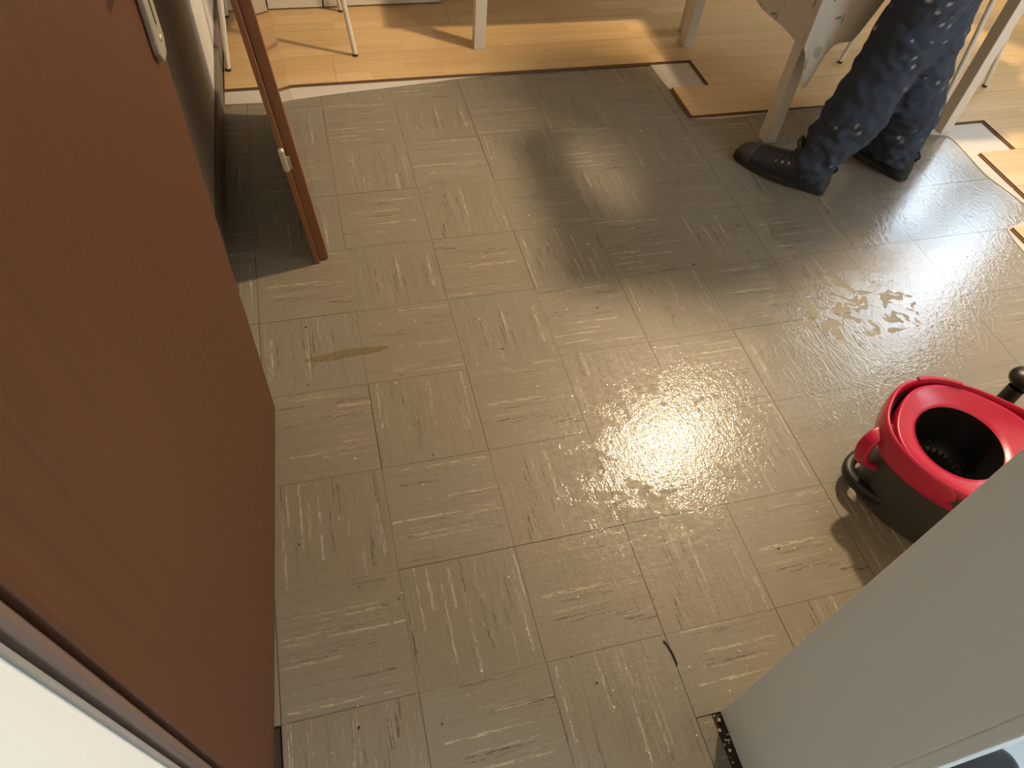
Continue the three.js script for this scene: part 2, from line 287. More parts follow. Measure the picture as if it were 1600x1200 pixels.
/* ------------------------------------------------ laminate, underlay */
const UL = M({ name: 'white_foam', color: '#beb7ae', roughness: 0.75, bumpMap: plaster, bumpScale: 0.0012 });
function sheet(pts, label) {
  const s = new THREE.Shape(pts.map(([x, z]) => new THREE.Vector2(x, -z)));
  const g = new THREE.ExtrudeGeometry(s, { depth: 0.0022, bevelEnabled: true, bevelSize: 0.0006, bevelThickness: 0.0004, bevelSegments: 1 }); g.rotateX(-Math.PI / 2); g.translate(0, 0.0004, 0);
  return tag(mesh('underlay_sheet', g, UL), label, 'underlay');
}
function curve(pts, n) { return new THREE.SplineCurve(pts.map((p) => new THREE.Vector2(...p))).getPoints(n).map((p) => [p.x, p.y]); }
sheet([...curve([[-0.572, -0.795], [-0.42, -0.79], [-0.3, -0.803], [-0.16, -0.82], [-0.023, -0.833], [0.14, -0.85], [0.32, -0.872], [0.55, -0.884], [0.78, -0.893]], 30), [1.0, -0.905], [1.0, -2.05], [-0.572, -2.05]], 'white foam underlay strip showing along the laminate edge at the left wall');
sheet([[1.029, -0.905], ...curve([[1.029, -0.9], [1.032, -0.76], [1.045, -0.64], [1.04, -0.56], [1.05, -0.497]], 12), ...curve([[1.06, -0.494], [1.18, -0.482], [1.4, -0.492], [1.66, -0.5]], 12), [1.72, -0.44], [1.8, -0.32], ...curve([[1.88, -0.283], [1.95, -0.272], [1.99, -0.24], [1.985, -0.12], [1.978, -0.02], [1.995, 0.07], [2.01, 0.15], [2.0, 0.21]], 20), ...curve([[1.9, 0.243], [1.862, 0.25], [1.846, 0.29], [1.838, 0.37], [1.85, 0.46]], 12), [1.88, 1.38], [3.17, 1.38], [3.17, -2.05], [1.02, -2.05]], 'white foam underlay with a cut curved edge under the right-hand laminate');

{ // laminate planks in rows; every plank has its printed top, fibre core and tongue
  const lam = struct(group('laminate_floor')); const r = rng(8), PL = 1.285, y0 = 0.0032, T = 0.0075;
  const edges = [-2.054, -1.861, -1.668, -1.475, -1.282, -1.089, -0.896, -0.71, -0.516, -0.336, -0.146, 0.053, 0.247, 0.44, 0.633, 0.826, 1.019, 1.212, 1.4];
  const start = { '-0.896': 1.211, '-0.71': 1.057, '-0.516': 1.74, '-0.336': 2.206, '-0.146': 2.05, '0.053': 2.05, '0.247': 1.886, '0.44': 2.2, '0.633': 1.95, '0.826': 2.3, '1.019': 2.0, '1.212': 2.2 };
  const up = (z) => 1.6387 + (z - 1.6387) * 0.9926;
  for (let k = 0; k < edges.length - 1; k++) {
    const z0 = up(edges[k]), z1 = up(edges[k + 1]), xs = k < 6 ? -0.57 : start[String(edges[k])] * 0.9926 - 0.002;
    let x = k < 6 ? xs - r() * 0.9 : xs, first = true;
    while (x < X1 - 0.02) {
      const a = Math.max(x, xs), b = Math.min(x + PL, X1 - 0.015), w = b - a, d = z1 - z0;
      if (w > 0.03) {
        const g = new THREE.BoxGeometry(w - 0.0008, T, d - 0.0008), uv = g.attributes.uv, p = g.attributes.position, off = (a - x) / PL, vo = r();
        for (let i = 0; i < p.count; i++) uv.setXY(i, off + (p.getX(i) + w / 2) / PL + vo, 0.5 - p.getZ(i) / d);
        const top = PLANKS[Math.floor(r() * PLANKS.length)], m = mesh('plank', g, [mCore, mCore, top, mCore, mCore, mCore], lam);
        m.position.set((a + b) / 2, y0 + T / 2, (z0 + z1) / 2);
        if (first && k >= 6) mesh('tongue', boxAt(-w / 2 - 0.009, -T * 0.42, -d / 2 + 0.003, -w / 2, T * 0.02, d / 2 - 0.003), mCore, m);
        if (k === 5 || (k >= 6 && first)) mesh('tongue', boxAt(-w / 2, -T * 0.42, d / 2, w / 2, -T * 0.05, d / 2 + 0.006), mCore, m);
        first = false;
      }
      x += PL;
    }
  }
}

/* ------------------------------------------------ white base cabinets by the far left */
[[-0.56, -0.4], [-0.398, -0.182], [-0.18, 0.3]].forEach(([a, b], k) => {
  const c = group('base_cabinet', (a + b) / 2, 0.0107, -1.437);
  tag(c, ['narrow white base cabinet in the far left corner behind the leaning door leaf', 'white base cabinet between the chair legs, left of the joint', 'widest white base cabinet, right of the joint behind the white chair'][k], 'cabinet');
  const w = b - a;
  mesh('body', boxAt(-w / 2, 0.045, -0.58, w / 2, 0.86, -0.02), mCabinet, c);
  mesh('plinth', boxAt(-w / 2, 0, -0.56, w / 2, 0.045, -0.03), mDark, c);
  const dr = mesh('cabinet_door', rboxAt(-w / 2 + 0.0015, 0.006, -0.02, w / 2 - 0.0015, 0.86, 0, 0.002), mCabinet, c);
  mesh('handle', tube([[w / 2 - 0.05, 0.62, 0], [w / 2 - 0.05, 0.62, 0.025], [w / 2 - 0.05, 0.76, 0.025], [w / 2 - 0.05, 0.76, 0]], 0.005, 20, 8), mAlu, dr);
});
tag(mesh('worktop', rboxAt(-0.57, 0.872, -2.07, 0.31, 0.91, -1.45, 0.004), mSeat), 'pale worktop over the white base cabinets', 'worktop');

/* ------------------------------------------------ white tube chairs */
function chair(feet, label, backSide) {                       // feet: four floor points going round, the first pair in front
  const Y = 0.0107, H = 0.44, cx = feet.reduce((s, f) => s + f[0], 0) / 4, cz = feet.reduce((s, f) => s + f[1], 0) / 4;
  const g = group('tube_chair', cx, 0, cz); tag(g, label, 'chair');
  const top = feet.map(([x, z]) => [mix(x - cx, 0, 0.22), mix(z - cz, 0, 0.22)]);
  feet.forEach(([x, z], k) => {
    const y = feet[k][2] ?? Y, leg = mesh('leg', tube([[x - cx, y + 0.008, z - cz], [mix(x - cx, top[k][0], 0.5), y + H / 2, mix(z - cz, top[k][1], 0.5)], [top[k][0], H, top[k][1]]], 0.0095, 12, 12), mTube, g);
    mesh('rubber_foot', new THREE.CylinderGeometry(0.0098, 0.0102, 0.009, 12).translate(x - cx, y + 0.0045, z - cz), mRubber, leg);
  });
  mesh('seat_frame', tube(top.map(([x, z]) => [x, H, z]), 0.0095, 48, 10, true), mTube, g);
  const s = new THREE.Shape(top.map(([x, z]) => new THREE.Vector2(x * 1.12, -z * 1.12)));
  mesh('seat', new THREE.ExtrudeGeometry(s, { depth: 0.012, bevelEnabled: true, bevelSize: 0.012, bevelThickness: 0.008, bevelSegments: 3 }).rotateX(-Math.PI / 2).translate(0, H + 0.018, 0), mSeat, g);
  const [a, b] = backSide.map((k) => top[k]), out = [(a[0] + b[0]) * 0.12, (a[1] + b[1]) * 0.12];
  mesh('back_frame', tube([[a[0], H, a[1]], [a[0] + out[0] * 0.5, H + 0.22, a[1] + out[1] * 0.5], [a[0] * 0.9 + out[0], H + 0.41, a[1] * 0.9 + out[1]], [b[0] * 0.9 + out[0], H + 0.41, b[1] * 0.9 + out[1]], [b[0] + out[0] * 0.5, H + 0.22, b[1] + out[1] * 0.5], [b[0], H, b[1]]], 0.0095, 60, 10), mTube, g);
  const bm = mesh('backrest', rboxAt(-Math.hypot(a[0] - b[0], a[1] - b[1]) / 2, -0.07, -0.006, Math.hypot(a[0] - b[0], a[1] - b[1]) / 2, 0.07, 0.006, 0.005), mSeat, g);
  bm.position.set((a[0] + b[0]) / 2 + out[0] * 0.8, H + 0.31, (a[1] + b[1]) / 2 + out[1] * 0.8); bm.rotation.y = -Math.atan2(b[1] - a[1], b[0] - a[0]);
  return g;
}
chair([[-0.555, -1.001], [-0.099, -1.054], [-0.116, -1.405], [-0.557, -1.4]], 'white tube chair standing by the cabinets at the far left', [2, 3]);
chair([[2.038, -0.396], [2.354, -0.541], [2.144, -0.931], [1.828, -0.786]], 'white tube chair behind the person, at the right end of the table', [1, 2]);

/* ------------------------------------------------ bench and table with a printed cloth */
{
  const b = group('bench', 0.84, 0.0107, -1.275, -0.02); tag(b, 'low deep white bench on the laminate whose square leg stands left of the table', 'bench');
  mesh('seat_board', rboxAt(-0.5, 0.415, -0.52, 0.5, 0.445, 0.24, 0.004), mWhitePaint, b);
  for (const [x, z] of [[-0.457, 0.214], [0.44, 0.16], [-0.457, -0.48], [0.457, -0.48]]) mesh('leg', rboxAt(x - 0.0225, 0, z - 0.0225, x + 0.0225, 0.415, z + 0.0225, 0.003), mWhitePaint, b);
}
{
  const cx = 1.615, cz = -0.645, t = group('table', cx, 0, cz); tag(t, 'white square-legged table under a leaf-print cloth beside the person', 'table');
  mesh('table_top', rboxAt(-0.4, 0.71, -0.4, 0.49, 0.735, 0.385, 0.004), mWhitePaint, t);
  mesh('apron', merge([boxAt(-0.36, 0.63, 0.32, 0.38, 0.71, 0.34), boxAt(-0.36, 0.63, -0.37, 0.38, 0.71, -0.35), boxAt(-0.36, 0.63, -0.35, -0.34, 0.71, 0.32), boxAt(0.36, 0.63, -0.35, 0.38, 0.71, 0.32)]), mWhitePaint, t);
  for (const [x, z, y, turn] of [[1.272, -0.335, 0, 0.1], [1.985, -0.298, 0.0028, 0.1], [1.232, -1.0, 0.0107, 0.1], [1.97, -0.99, 0.0107, 0.1]]) {
    const l = mesh('leg', rboxAt(-0.023, y, -0.023, 0.023, 0.71, 0.023, 0.003), mWhitePaint, t); l.position.set(x - cx, 0, z - cz); l.rotation.y = turn;
  }
  // cloth: top plus hanging sides that drop furthest at the corners
  const N = 240, K = 18, x0 = -0.405, x1 = 0.495, z0 = -0.405, z1 = 0.39, R = 0.03, pts = [];
  for (let i = 0; i < N; i++) { // walk round the edge; corners rounded
    const per = 2 * (x1 - x0 + z1 - z0); let s = (i / N) * per, x, z, nx, nz;
    if (s < x1 - x0) { x = x0 + s; z = z1; nx = 0; nz = 1; } else if ((s -= x1 - x0) < z1 - z0) { x = x1; z = z1 - s; nx = 1; nz = 0; } else if ((s -= z1 - z0) < x1 - x0) { x = x1 - s; z = z0; nx = 0; nz = -1; } else { s -= x1 - x0; x = x0; z = z0 + s; nx = -1; nz = 0; }
    const dx = Math.min(x - x0, x1 - x), dz = Math.min(z - z0, z1 - z), c = Math.exp(-((Math.max(dx, dz)) ** 2) / 0.004), wide = Math.exp(-((Math.max(dx, dz)) ** 2) / 0.02);
    const sx = x - (x0 + x1) / 2 > 0 ? 1 : -1, sz = z - (z0 + z1) / 2 > 0 ? 1 : -1, w = wide * 0.5;
    let ox = mix(nx, sx * 0.72, w), oz = mix(nz, sz * 0.72, w); const l = Math.hypot(ox, oz); ox /= l; oz /= l;
    pts.push({ x, z, ox, oz, c, wide, a: i / N });
  }
  const pos = [], uv = [], idx = [];
  const put = (x, y, z, u, v) => { pos.push(x, y, z); uv.push(u, v); return pos.length / 3 - 1; };
  const rings = [];
  for (let k = 0; k <= K; k++) {
    const ring = [];
    for (let i = 0; i <= N; i++) {
      const p = pts[i % N], near = p.z > z1 - 1e-6, left = p.x < x0 + 1e-6, d = p.x - x0, sm = (q) => q * q * (3 - 2 * q);
      // the corner falls in a point on the near side; the cloth hangs lower on the left than on the right
      let L = left ? 0.352 : near ? mix(0.34, 0.18, sm(clamp((d - 0.15) / 0.1))) + 0.15 * Math.exp(-(((d - 0.048) / 0.028) ** 2)) : p.x > x1 - 1e-6 ? 0.18 : mix(0.25, 0.18, clamp(d / 0.6));
      if (!left && !near) L += 0.01 * Math.sin(p.a * 38);
      const t = k / K, fold = (0.01 * Math.sin(p.a * 2 * Math.PI * 11) * (1 - p.wide) + (near ? 0.014 * Math.exp(-(((d - 0.05) / 0.03) ** 2)) : 0)) * Math.min(1, t * 1.4), o = 0.008 + 0.004 * t + fold;
      ring.push(put(p.x + p.ox * o, 0.738 - L * t + (k === 0 ? 0.002 : 0), p.z + p.oz * o, p.x + p.ox * L * t, p.z + p.oz * L * t));
    }
    rings.push(ring);
  }
  for (let k = 0; k < K; k++) for (let i = 0; i < N; i++) idx.push(rings[k][i], rings[k + 1][i], rings[k][i + 1], rings[k][i + 1], rings[k + 1][i], rings[k + 1][i + 1]);
  const mid = put(0.01, 0.7402, 0, 0, 0); for (let i = 0; i < N; i++) idx.push(mid, rings[0][i], rings[0][i + 1]);
  const g = new THREE.BufferGeometry(); g.setAttribute('position', new THREE.Float32BufferAttribute(pos, 3)); g.setAttribute('uv', new THREE.Float32BufferAttribute(uv.map((q) => (q + 0.8) / 1.6), 2)); g.setIndex(idx); g.computeVertexNormals();
  const [c, q] = canvas(2048, 2048), r = rng(77); q.fillStyle = '#b8b1a7'; q.fillRect(0, 0, 2048, 2048);
  const px = (m) => (m + 0.8) / 1.6 * 2048;
  const leaf = (x, y, a, l, w, col) => { q.save(); q.translate(x, y); q.rotate(a); q.fillStyle = col; q.beginPath(); q.moveTo(0, 0); q.quadraticCurveTo(l * 0.5, -w, l, 0); q.quadraticCurveTo(l * 0.5, w, 0, 0); q.fill(); q.restore(); };
  const sprig = (x, y, a) => { const col = r() > 0.4 ? '#77776a' : '#9a9a8c'; q.strokeStyle = col; q.lineWidth = 3; q.beginPath(); q.moveTo(x, y); q.lineTo(x + Math.cos(a) * 46, y + Math.sin(a) * 46); q.stroke(); leaf(x, y, a - 0.75, 46, 11, col); leaf(x + Math.cos(a) * 18, y + Math.sin(a) * 18, a + 0.6, 46, 12, col); };
  for (let k = 0; k < 190; k++) sprig(r() * 2048, r() * 2048, r() * 6.3);
  for (let k = 0; k < 46; k++) { q.fillStyle = r() > 0.5 ? 'rgba(142,146,132,.85)' : 'rgba(170,170,158,.8)'; q.beginPath(); q.arc(r() * 2048, r() * 2048, 16 + r() * 10, 0, 7); q.fill(); }
  const tc = tex(c); tc.flipY = false;
  const cl = mesh('tablecloth', g, P({ name: 'printed_cotton', map: tc, roughness: 0.9, transmission: 0.12, thickness: 0, side: THREE.DoubleSide })); cl.position.set(cx, 0, cz);
  tag(cl, 'white tablecloth with grey leaf print hanging over the table corner', 'tablecloth');
}

/* ------------------------------------------------ pendant lamp over the table, above the frame */
{
  const L = [1.36, 2.0, -0.3], g = group('pendant_lamp', ...L); tag(g, 'warm round pendant lamp hanging above the table', 'lamp');
  mesh('lamp_globe', new THREE.SphereGeometry(0.1, 32, 24), M({ name: 'lamp_globe_glow', color: '#fff1d0', emissive: new THREE.Color().setRGB(1, 0.72, 0.36), emissiveIntensity: 34, roughness: 0.4 }), g);
  mesh('cord', new THREE.CylinderGeometry(0.004, 0.004, 0.33, 8).translate(0, 0.265, 0), mRubber, g);
  mesh('canopy', new THREE.CylinderGeometry(0.05, 0.05, 0.02, 24).translate(0, 0.44, 0), mWhitePaint, g);
  mesh('lamp_shade', new THREE.LatheGeometry([[0.03, 0.16], [0.06, 0.15], [0.12, 0.11], [0.16, 0.04], [0.175, -0.03], [0.171, -0.03], [0.156, 0.04], [0.117, 0.106], [0.06, 0.144], [0.03, 0.154]].map((q) => new THREE.Vector2(...q)), 48), M({ name: 'brown_enamel_shade', color: '#5a4636', roughness: 0.6 }), g);
  const p = new THREE.PointLight(new THREE.Color().setRGB(1, 0.76, 0.47), 46, 0, 2); p.position.set(0, 0, 0); p.castShadow = true; p.shadow.radius = 3; p.name = 'pendant_bulb'; g.add(p);
}

/* ------------------------------------------------ mop bucket */
{
  const ang = Math.atan2(0.73, 0.68), b = group('mop_bucket', 0.935, 0, 1.05, -ang);      // local +x = long axis away from the wringer
  tag(b, 'dark mop bucket with red rim and black wringer basket beside the wall end', 'bucket');
  const mBody = P({ name: 'charcoal_plastic', color: '#3f3c39', roughness: 0.5 }), mRed = P({ name: 'red_plastic', color: '#b5153f', roughness: 0.34, clearcoat: 0.3, clearcoatRoughness: 0.2 }), mBlk = P({ name: 'black_plastic', color: '#161515', roughness: 0.38 });
  const out = (t, s = 1, dx = 0) => { const e = 2 / 2.5, c = Math.cos(t), q = Math.sin(t); return [0.095 + dx + (0.238 * s) * Math.sign(c) * Math.abs(c) ** e, (0.157 * (s - (s > 1 ? 0 : 0))) * Math.sign(q) * Math.abs(q) ** e]; };
  const loft = (rows, N = 96, t0 = 0, t1 = 2 * Math.PI) => { // rows: functions t -> [x,y,z]
    const p = [], ix = [], uvs = []; rows.forEach((f, k) => { for (let i = 0; i <= N; i++) { const q = f(mix(t0, t1, i / N)); p.push(...q); uvs.push(i / N, k / rows.length); } });
    for (let k = 0; k < rows.length - 1; k++) for (let i = 0; i < N; i++) { const a = k * (N + 1) + i, c = a + N + 1; ix.push(a, c, a + 1, a + 1, c, c + 1); }
    let g = new THREE.BufferGeometry(); g.setAttribute('position', new THREE.Float32BufferAttribute(p, 3)); g.setAttribute('uv', new THREE.Float32BufferAttribute(uvs, 2)); g.setIndex(ix); g.computeVertexNormals(); return g;
  };
  const row = (y, s) => (t) => { const [x, z] = out(t, s); return [x, y, z]; };
  mesh('body', loft([(t) => [0.095, 0.001, 0], row(0.001, 0.8), row(0.006, 0.83), row(0.06, 0.855), row(0.14, 0.9), row(0.2, 0.94), row(0.215, 0.945), row(0.215, 0.925), row(0.14, 0.88), row(0.03, 0.82), (t) => [0.095, 0.02, 0]]), mBody, b);
  // red rim band sweeping round the wringer end; open on the near right
  const T0 = 0.62, T1 = 2 * Math.PI + 0.05;
  const rimP = [[0.95, 0.178], [0.985, 0.176], [1.0, 0.185], [1.006, 0.215], [1.0, 0.236], [0.985, 0.242], [0.965, 0.24], [0.952, 0.228], [0.945, 0.2], [0.95, 0.178]];
  const tA = 1.72, tB = 2 * Math.PI - 0.2;
  mesh('rim_band', loft(rimP.map(([s, y]) => (t) => { const e = clamp((t - tA) / 0.16), k = Math.sqrt(1 - (1 - e) ** 2), [x, z] = out(t, s), [xm, zm] = out(t, 0.975); return [mix(xm, x, k), mix(0.212, y, k), mix(zm, z, k)]; }), 120, tA, tB), mRed, b);
  for (let q = 0; q < 3; q++) mesh('grip_rib', tube([0, 0.25, 0.5, 0.75, 1].map((k) => { const [x, z] = out(mix(3.75, 4.3, k), 0.967 + q * 0.014 + 0.006 * Math.sin(k * Math.PI)); return [x, 0.2425, z]; }), 0.0022, 20, 6), mRed, b);
  // wringer insert: funnel from an oval collar down to the basket
  const bc = [0.021, -0.006], se = (q, e) => Math.sign(q) * Math.abs(q) ** e, oval = (t, s) => [0.042 + 0.16 * s * se(Math.cos(t), 0.85), 0.146 * s * se(Math.sin(t), 0.85)];
  const circ = (t, r, y) => [bc[0] + r * Math.cos(t), y, bc[1] + r * Math.sin(t)];
  const mixp = (a, c, k) => a.map((q, i) => mix(q, c[i], k));
  const ov = (s, y) => (t) => { const [x, z] = oval(t, s); return [x, y, z]; };
  mesh('wringer_collar', loft([ov(0.99, 0.17), ov(1.0, 0.22), ov(0.995, 0.231), ov(0.97, 0.235), ov(0.945, 0.231), (t) => mixp(ov(0.93, 0.226)(t), circ(t, 0.093, 0.216), 0.35), (t) => mixp(ov(0.93, 0.222)(t), circ(t, 0.093, 0.214), 0.75), (t) => circ(t, 0.0935, 0.212), (t) => circ(t, 0.091, 0.204)]), mRed, b);
  mesh('inner_lip', loft([(t) => row(0.17, 0.9)(t), (t) => row(0.2, 0.93)(t)]), mBody, b);
  const basket = group('wringer_basket', bc[0], 0, bc[1], 0, b);
  mesh('basket_cup', new THREE.LatheGeometry([[0.0001, 0.092], [0.055, 0.092], [0.07, 0.096], [0.08, 0.125], [0.092, 0.212]].map((p) => new THREE.Vector2(...p)), 64), mBlk, basket);
  for (let k = 0; k < 28; k++) { const a = (k / 28) * 2 * Math.PI; mesh('basket_rib', boxAt(0.034, 0.0915, -0.0022, 0.066, 0.0965, 0.0022).rotateY(a), mBlk, basket); }
  for (let k = 0; k < 36; k++) { const a = (k / 36) * 2 * Math.PI; mesh('basket_stud', new THREE.SphereGeometry(0.0035, 8, 6).translate(0.0745, 0.106, 0).rotateY(a), mBlk, basket); }
  mesh('hub', new THREE.LatheGeometry([[0.0001, 0.116], [0.008, 0.115], [0.014, 0.108], [0.017, 0.092]].map((p) => new THREE.Vector2(...p)), 24), P({ name: 'dark_hub', color: '#26221f', roughness: 0.2 }), basket);
  // world-placed fittings, expressed in the bucket's own axes
  const loc = (x, y, z) => { const dx = x - 0.935, dz = z - 1.05, c = Math.cos(ang), s = Math.sin(ang); return [dx * c + dz * s, y, -dx * s + dz * c]; };
  const strap = (pts, w, h, name, mat) => { // flat strap swept along a path
    const cv = new THREE.CatmullRomCurve3(pts.map((p) => V(...loc(...p))), false, 'centripetal'), s = new THREE.Shape(); const r = Math.min(w, h) * 0.45;
    s.moveTo(-w / 2 + r, -h / 2); s.lineTo(w / 2 - r, -h / 2); s.quadraticCurveTo(w / 2, -h / 2, w / 2, -h / 2 + r); s.lineTo(w / 2, h / 2 - r); s.quadraticCurveTo(w / 2, h / 2, w / 2 - r, h / 2); s.lineTo(-w / 2 + r, h / 2); s.quadraticCurveTo(-w / 2, h / 2, -w / 2, h / 2 - r); s.lineTo(-w / 2, -h / 2 + r); s.quadraticCurveTo(-w / 2, -h / 2, -w / 2 + r, -h / 2);
    return mesh(name, new THREE.ExtrudeGeometry(s, { steps: 40, extrudePath: cv, curveSegments: 5 }), mat, b);
  };
  strap([[0.835, 0.2, 0.995], [0.805, 0.202, 1.0], [0.782, 0.193, 1.005], [0.772, 0.165, 1.01], [0.78, 0.13, 1.02], [0.81, 0.112, 1.028], [0.845, 0.106, 1.03]], 0.014, 0.032, 'red_handle', mRed);
  strap([[0.88, 0.05, 0.96], [0.845, 0.048, 0.966], [0.812, 0.047, 0.982], [0.797, 0.046, 1.005], [0.803, 0.045, 1.04], [0.825, 0.044, 1.075], [0.865, 0.045, 1.11]], 0.03, 0.026, 'carry_loop', mBlk);
  const pd = group('foot_pedal', 0, 0, 0, 0, b);
  const q0 = loc(1.1, 0.04, 1.0), q1 = loc(1.23, 0.055, 0.935), q2 = loc(1.28, 0.13, 0.912);
  mesh('pedal_arm', tube([q0, q1, loc(1.268, 0.09, 0.918), q2], 0.02, 24, 12), mBlk, pd);
  mesh('pedal_pad', new THREE.SphereGeometry(0.036, 24, 16).scale(1.1, 0.75, 1).translate(...loc(1.3, 0.15, 0.905)), mBlk, pd);
}

/* ------------------------------------------------ person: dark work trousers with paint, black shoes */
{
  const pn = group('person', 1.48, 0, -0.12); tag(pn, 'person in paint-flecked dark work trousers and black shoes stepping past the table', 'person');
  const O = [1.48, 0, -0.12], rel = (p) => [p[0] - O[0], p[1], p[2] - O[2]];
  const J = Object.fromEntries(Object.entries({
    la: [1.285, 0.085, -0.075], lm: [1.378, 0.25, -0.1], lk: [1.447, 0.47, -0.12], lh: [1.47, 0.88, -0.1],
    ra: [1.622, 0.085, -0.115], rm: [1.585, 0.25, -0.12], rk: [1.525, 0.5, -0.13], rh: [1.525, 0.88, -0.16],
    pe: [1.5, 0.96, -0.15], wa: [1.44, 1.09, -0.19], ch: [1.31, 1.27, -0.26], nk: [1.25, 1.41, -0.33], he: [1.22, 1.52, -0.4],
    ls: [1.19, 1.36, -0.16], le: [0.98, 1.15, -0.1], lw: [0.9, 1.0, -0.3], rs: [1.49, 1.36, -0.42], re: [1.5, 1.1, -0.53], rw: [1.4, 0.95, -0.64],
  }).map(([k, p]) => [k, rel(p)]));
  const fold = (x, y, z, a) => a * (n3(x * 9, y * 17, z * 9) * 0.6 + n3(x * 22, y * 30, z * 22) * 0.4);
  const trousers = (x, y, z) => {
    let d = capsule(x, y, z, J.lh, J.lk, 0.105, 0.092); d = smin(d, capsule(x, y, z, J.lk, J.lm, 0.092, 0.088), 0.03); d = smin(d, capsule(x, y, z, J.lm, J.la, 0.088, 0.07), 0.04);
    let e = capsule(x, y, z, J.rh, J.rk, 0.105, 0.09); e = smin(e, capsule(x, y, z, J.rk, J.rm, 0.09, 0.09), 0.03); e = smin(e, capsule(x, y, z, J.rm, J.ra, 0.09, 0.078), 0.04);
    d = smin(d, e, 0.02); d = smin(d, ellipsoid(x, y, z, J.pe, [0.17, 0.12, 0.15]), 0.08);
    const low = clamp(1 - y / 0.35);
    d += fold(x, y, z, 0.009 + 0.008 * low);
    const hem = x < 0.02 ? 0.052 : 0.05;
    return Math.max(d, y - 1.03, hem + 0.012 * n3(x * 12, 3, z * 12) - y);
  };
  const tg = surfaceNets(trousers, [-0.34, 0.02, -0.3], [0.3, 1.06, 0.24], 0.0085);
  { // dried paint flecks on the cloth
    const p = tg.attributes.position, col = new Float32Array(p.count * 3);
    for (let i = 0; i < p.count; i++) {
      const x = p.getX(i), y = p.getY(i), z = p.getZ(i), v = n3(x * 34, y * 24, z * 34), w = n3(x * 9 + 4, y * 8, z * 9), f = n3(x * 75, y * 60, z * 75);
      let a = v > 0.8 && w > 0.3 ? 0.7 : f > 0.93 ? 0.5 : 0; if (v > 0.62 && w > 0.5) a = Math.max(a, 0.2);
      const b = [0.02, 0.03, 0.05], k = [0.4, 0.4, 0.38]; for (let c = 0; c < 3; c++) col[i * 3 + c] = mix(b[c], k[c], a);
    }
    tg.setAttribute('color', new THREE.BufferAttribute(col, 3));
  }
  mesh('trousers', tg, M({ name: 'navy_work_cloth', vertexColors: true, color: '#ffffff', roughness: 0.92 }), pn);
  const shirt = (x, y, z) => {
    let d = capsule(x, y, z, J.pe, J.wa, 0.15, 0.14); d = smin(d, ellipsoid(x, y, z, J.ch, [0.18, 0.2, 0.16]), 0.1);
    d = smin(d, capsule(x, y, z, J.ls, J.rs, 0.088, 0.085), 0.06); d = smin(d, capsule(x, y, z, J.ls, J.le, 0.068, 0.055), 0.04); d = smin(d, capsule(x, y, z, J.rs, J.re, 0.068, 0.055), 0.04);
    d = smin(d, capsule(x, y, z, J.le, J.lw, 0.053, 0.042), 0.02); d = smin(d, capsule(x, y, z, J.re, J.rw, 0.053, 0.042), 0.02); d = smin(d, capsule(x, y, z, J.ch, J.nk, 0.1, 0.062), 0.06);
    return Math.max(d + fold(x, y, z, 0.006), 0.93 - y + 0, y - 1.47);
  };
  mesh('jacket', surfaceNets(shirt, [-0.68, 0.85, -0.64], [0.32, 1.56, 0.22], 0.013), M({ name: 'dark_jacket_cloth', color: '#24272c', roughness: 0.95 }), pn);
  // body: head, neck, hands as one skin surface per grid, merged
  const mSkin = P({ name: 'skin', color: '#c08a6c', roughness: 0.55 });
  const D = V(-0.64, 0, -0.77).normalize(), Rr = V(0.77, 0, -0.64).normalize();
  const hd = J.he, at = (f, r, u) => [hd[0] + D.x * f + Rr.x * r, hd[1] + u, hd[2] + D.z * f + Rr.z * r];
  const head = (x, y, z) => {
    let d = ellipsoid(x, y, z, at(0.0, 0, 0.03), [0.078, 0.1, 0.078]); d = smin(d, ellipsoid(x, y, z, at(0.035, 0, -0.035), [0.055, 0.07, 0.055]), 0.04); d = smin(d, capsule(x, y, z, J.nk, at(-0.01, 0, -0.04), 0.055, 0.052), 0.03);
    d = smin(d, capsule(x, y, z, at(0.085, 0, 0.015), at(0.105, 0, -0.02), 0.009, 0.014), 0.015); for (const s of [-1, 1]) { d = smin(d, ellipsoid(x, y, z, at(-0.005, s * 0.078, -0.002), [0.013, 0.03, 0.018]), 0.008); d = Math.max(d, -ellipsoid(x, y, z, at(0.088, s * 0.032, 0.012), [0.016, 0.01, 0.016])); }
    return smin(d, capsule(x, y, z, at(0.086, -0.02, -0.052), at(0.086, 0.02, -0.052), 0.007, 0.007), 0.01);
  };
  const handAt = (w, dir) => { const f = V(...dir).normalize(), side = V(-f.z, 0, f.x).normalize(), q = (a, s, u) => [w[0] + f.x * a + side.x * s, w[1] + f.y * a + u, w[2] + f.z * a + side.z * s];
    return (x, y, z) => { let d = capsule(x, y, z, q(0, 0, 0), q(0.045, 0, 0), 0.027, 0.024); d = smin(d, capsule(x, y, z, q(0.05, -0.026, 0), q(0.075, 0.024, 0), 0.018, 0.018), 0.03);
      [[-0.03, 0.06], [-0.01, 0.072], [0.01, 0.07], [0.028, 0.055]].forEach(([s, l]) => { const k = capsule(x, y, z, q(0.07, s, 0), q(0.07 + l * 0.5, s * 1.1, -0.012), 0.0095, 0.009), m = capsule(x, y, z, q(0.07 + l * 0.5, s * 1.1, -0.012), q(0.07 + l * 0.75, s * 1.1, -0.045), 0.009, 0.008); d = smin(d, Math.min(k, m), 0.005); });
      const th = Math.min(capsule(x, y, z, q(0.02, 0.02, 0), q(0.055, 0.052, -0.015), 0.0115, 0.01), capsule(x, y, z, q(0.055, 0.052, -0.015), q(0.08, 0.056, -0.035), 0.01, 0.009)); return smin(d, th, 0.008); }; };
  const bx = (c, r) => [c.map((q) => q - r), c.map((q) => q + r)];
  const parts = [surfaceNets(head, ...bx([hd[0], hd[1] - 0.01, hd[2]], 0.16), 0.006)];
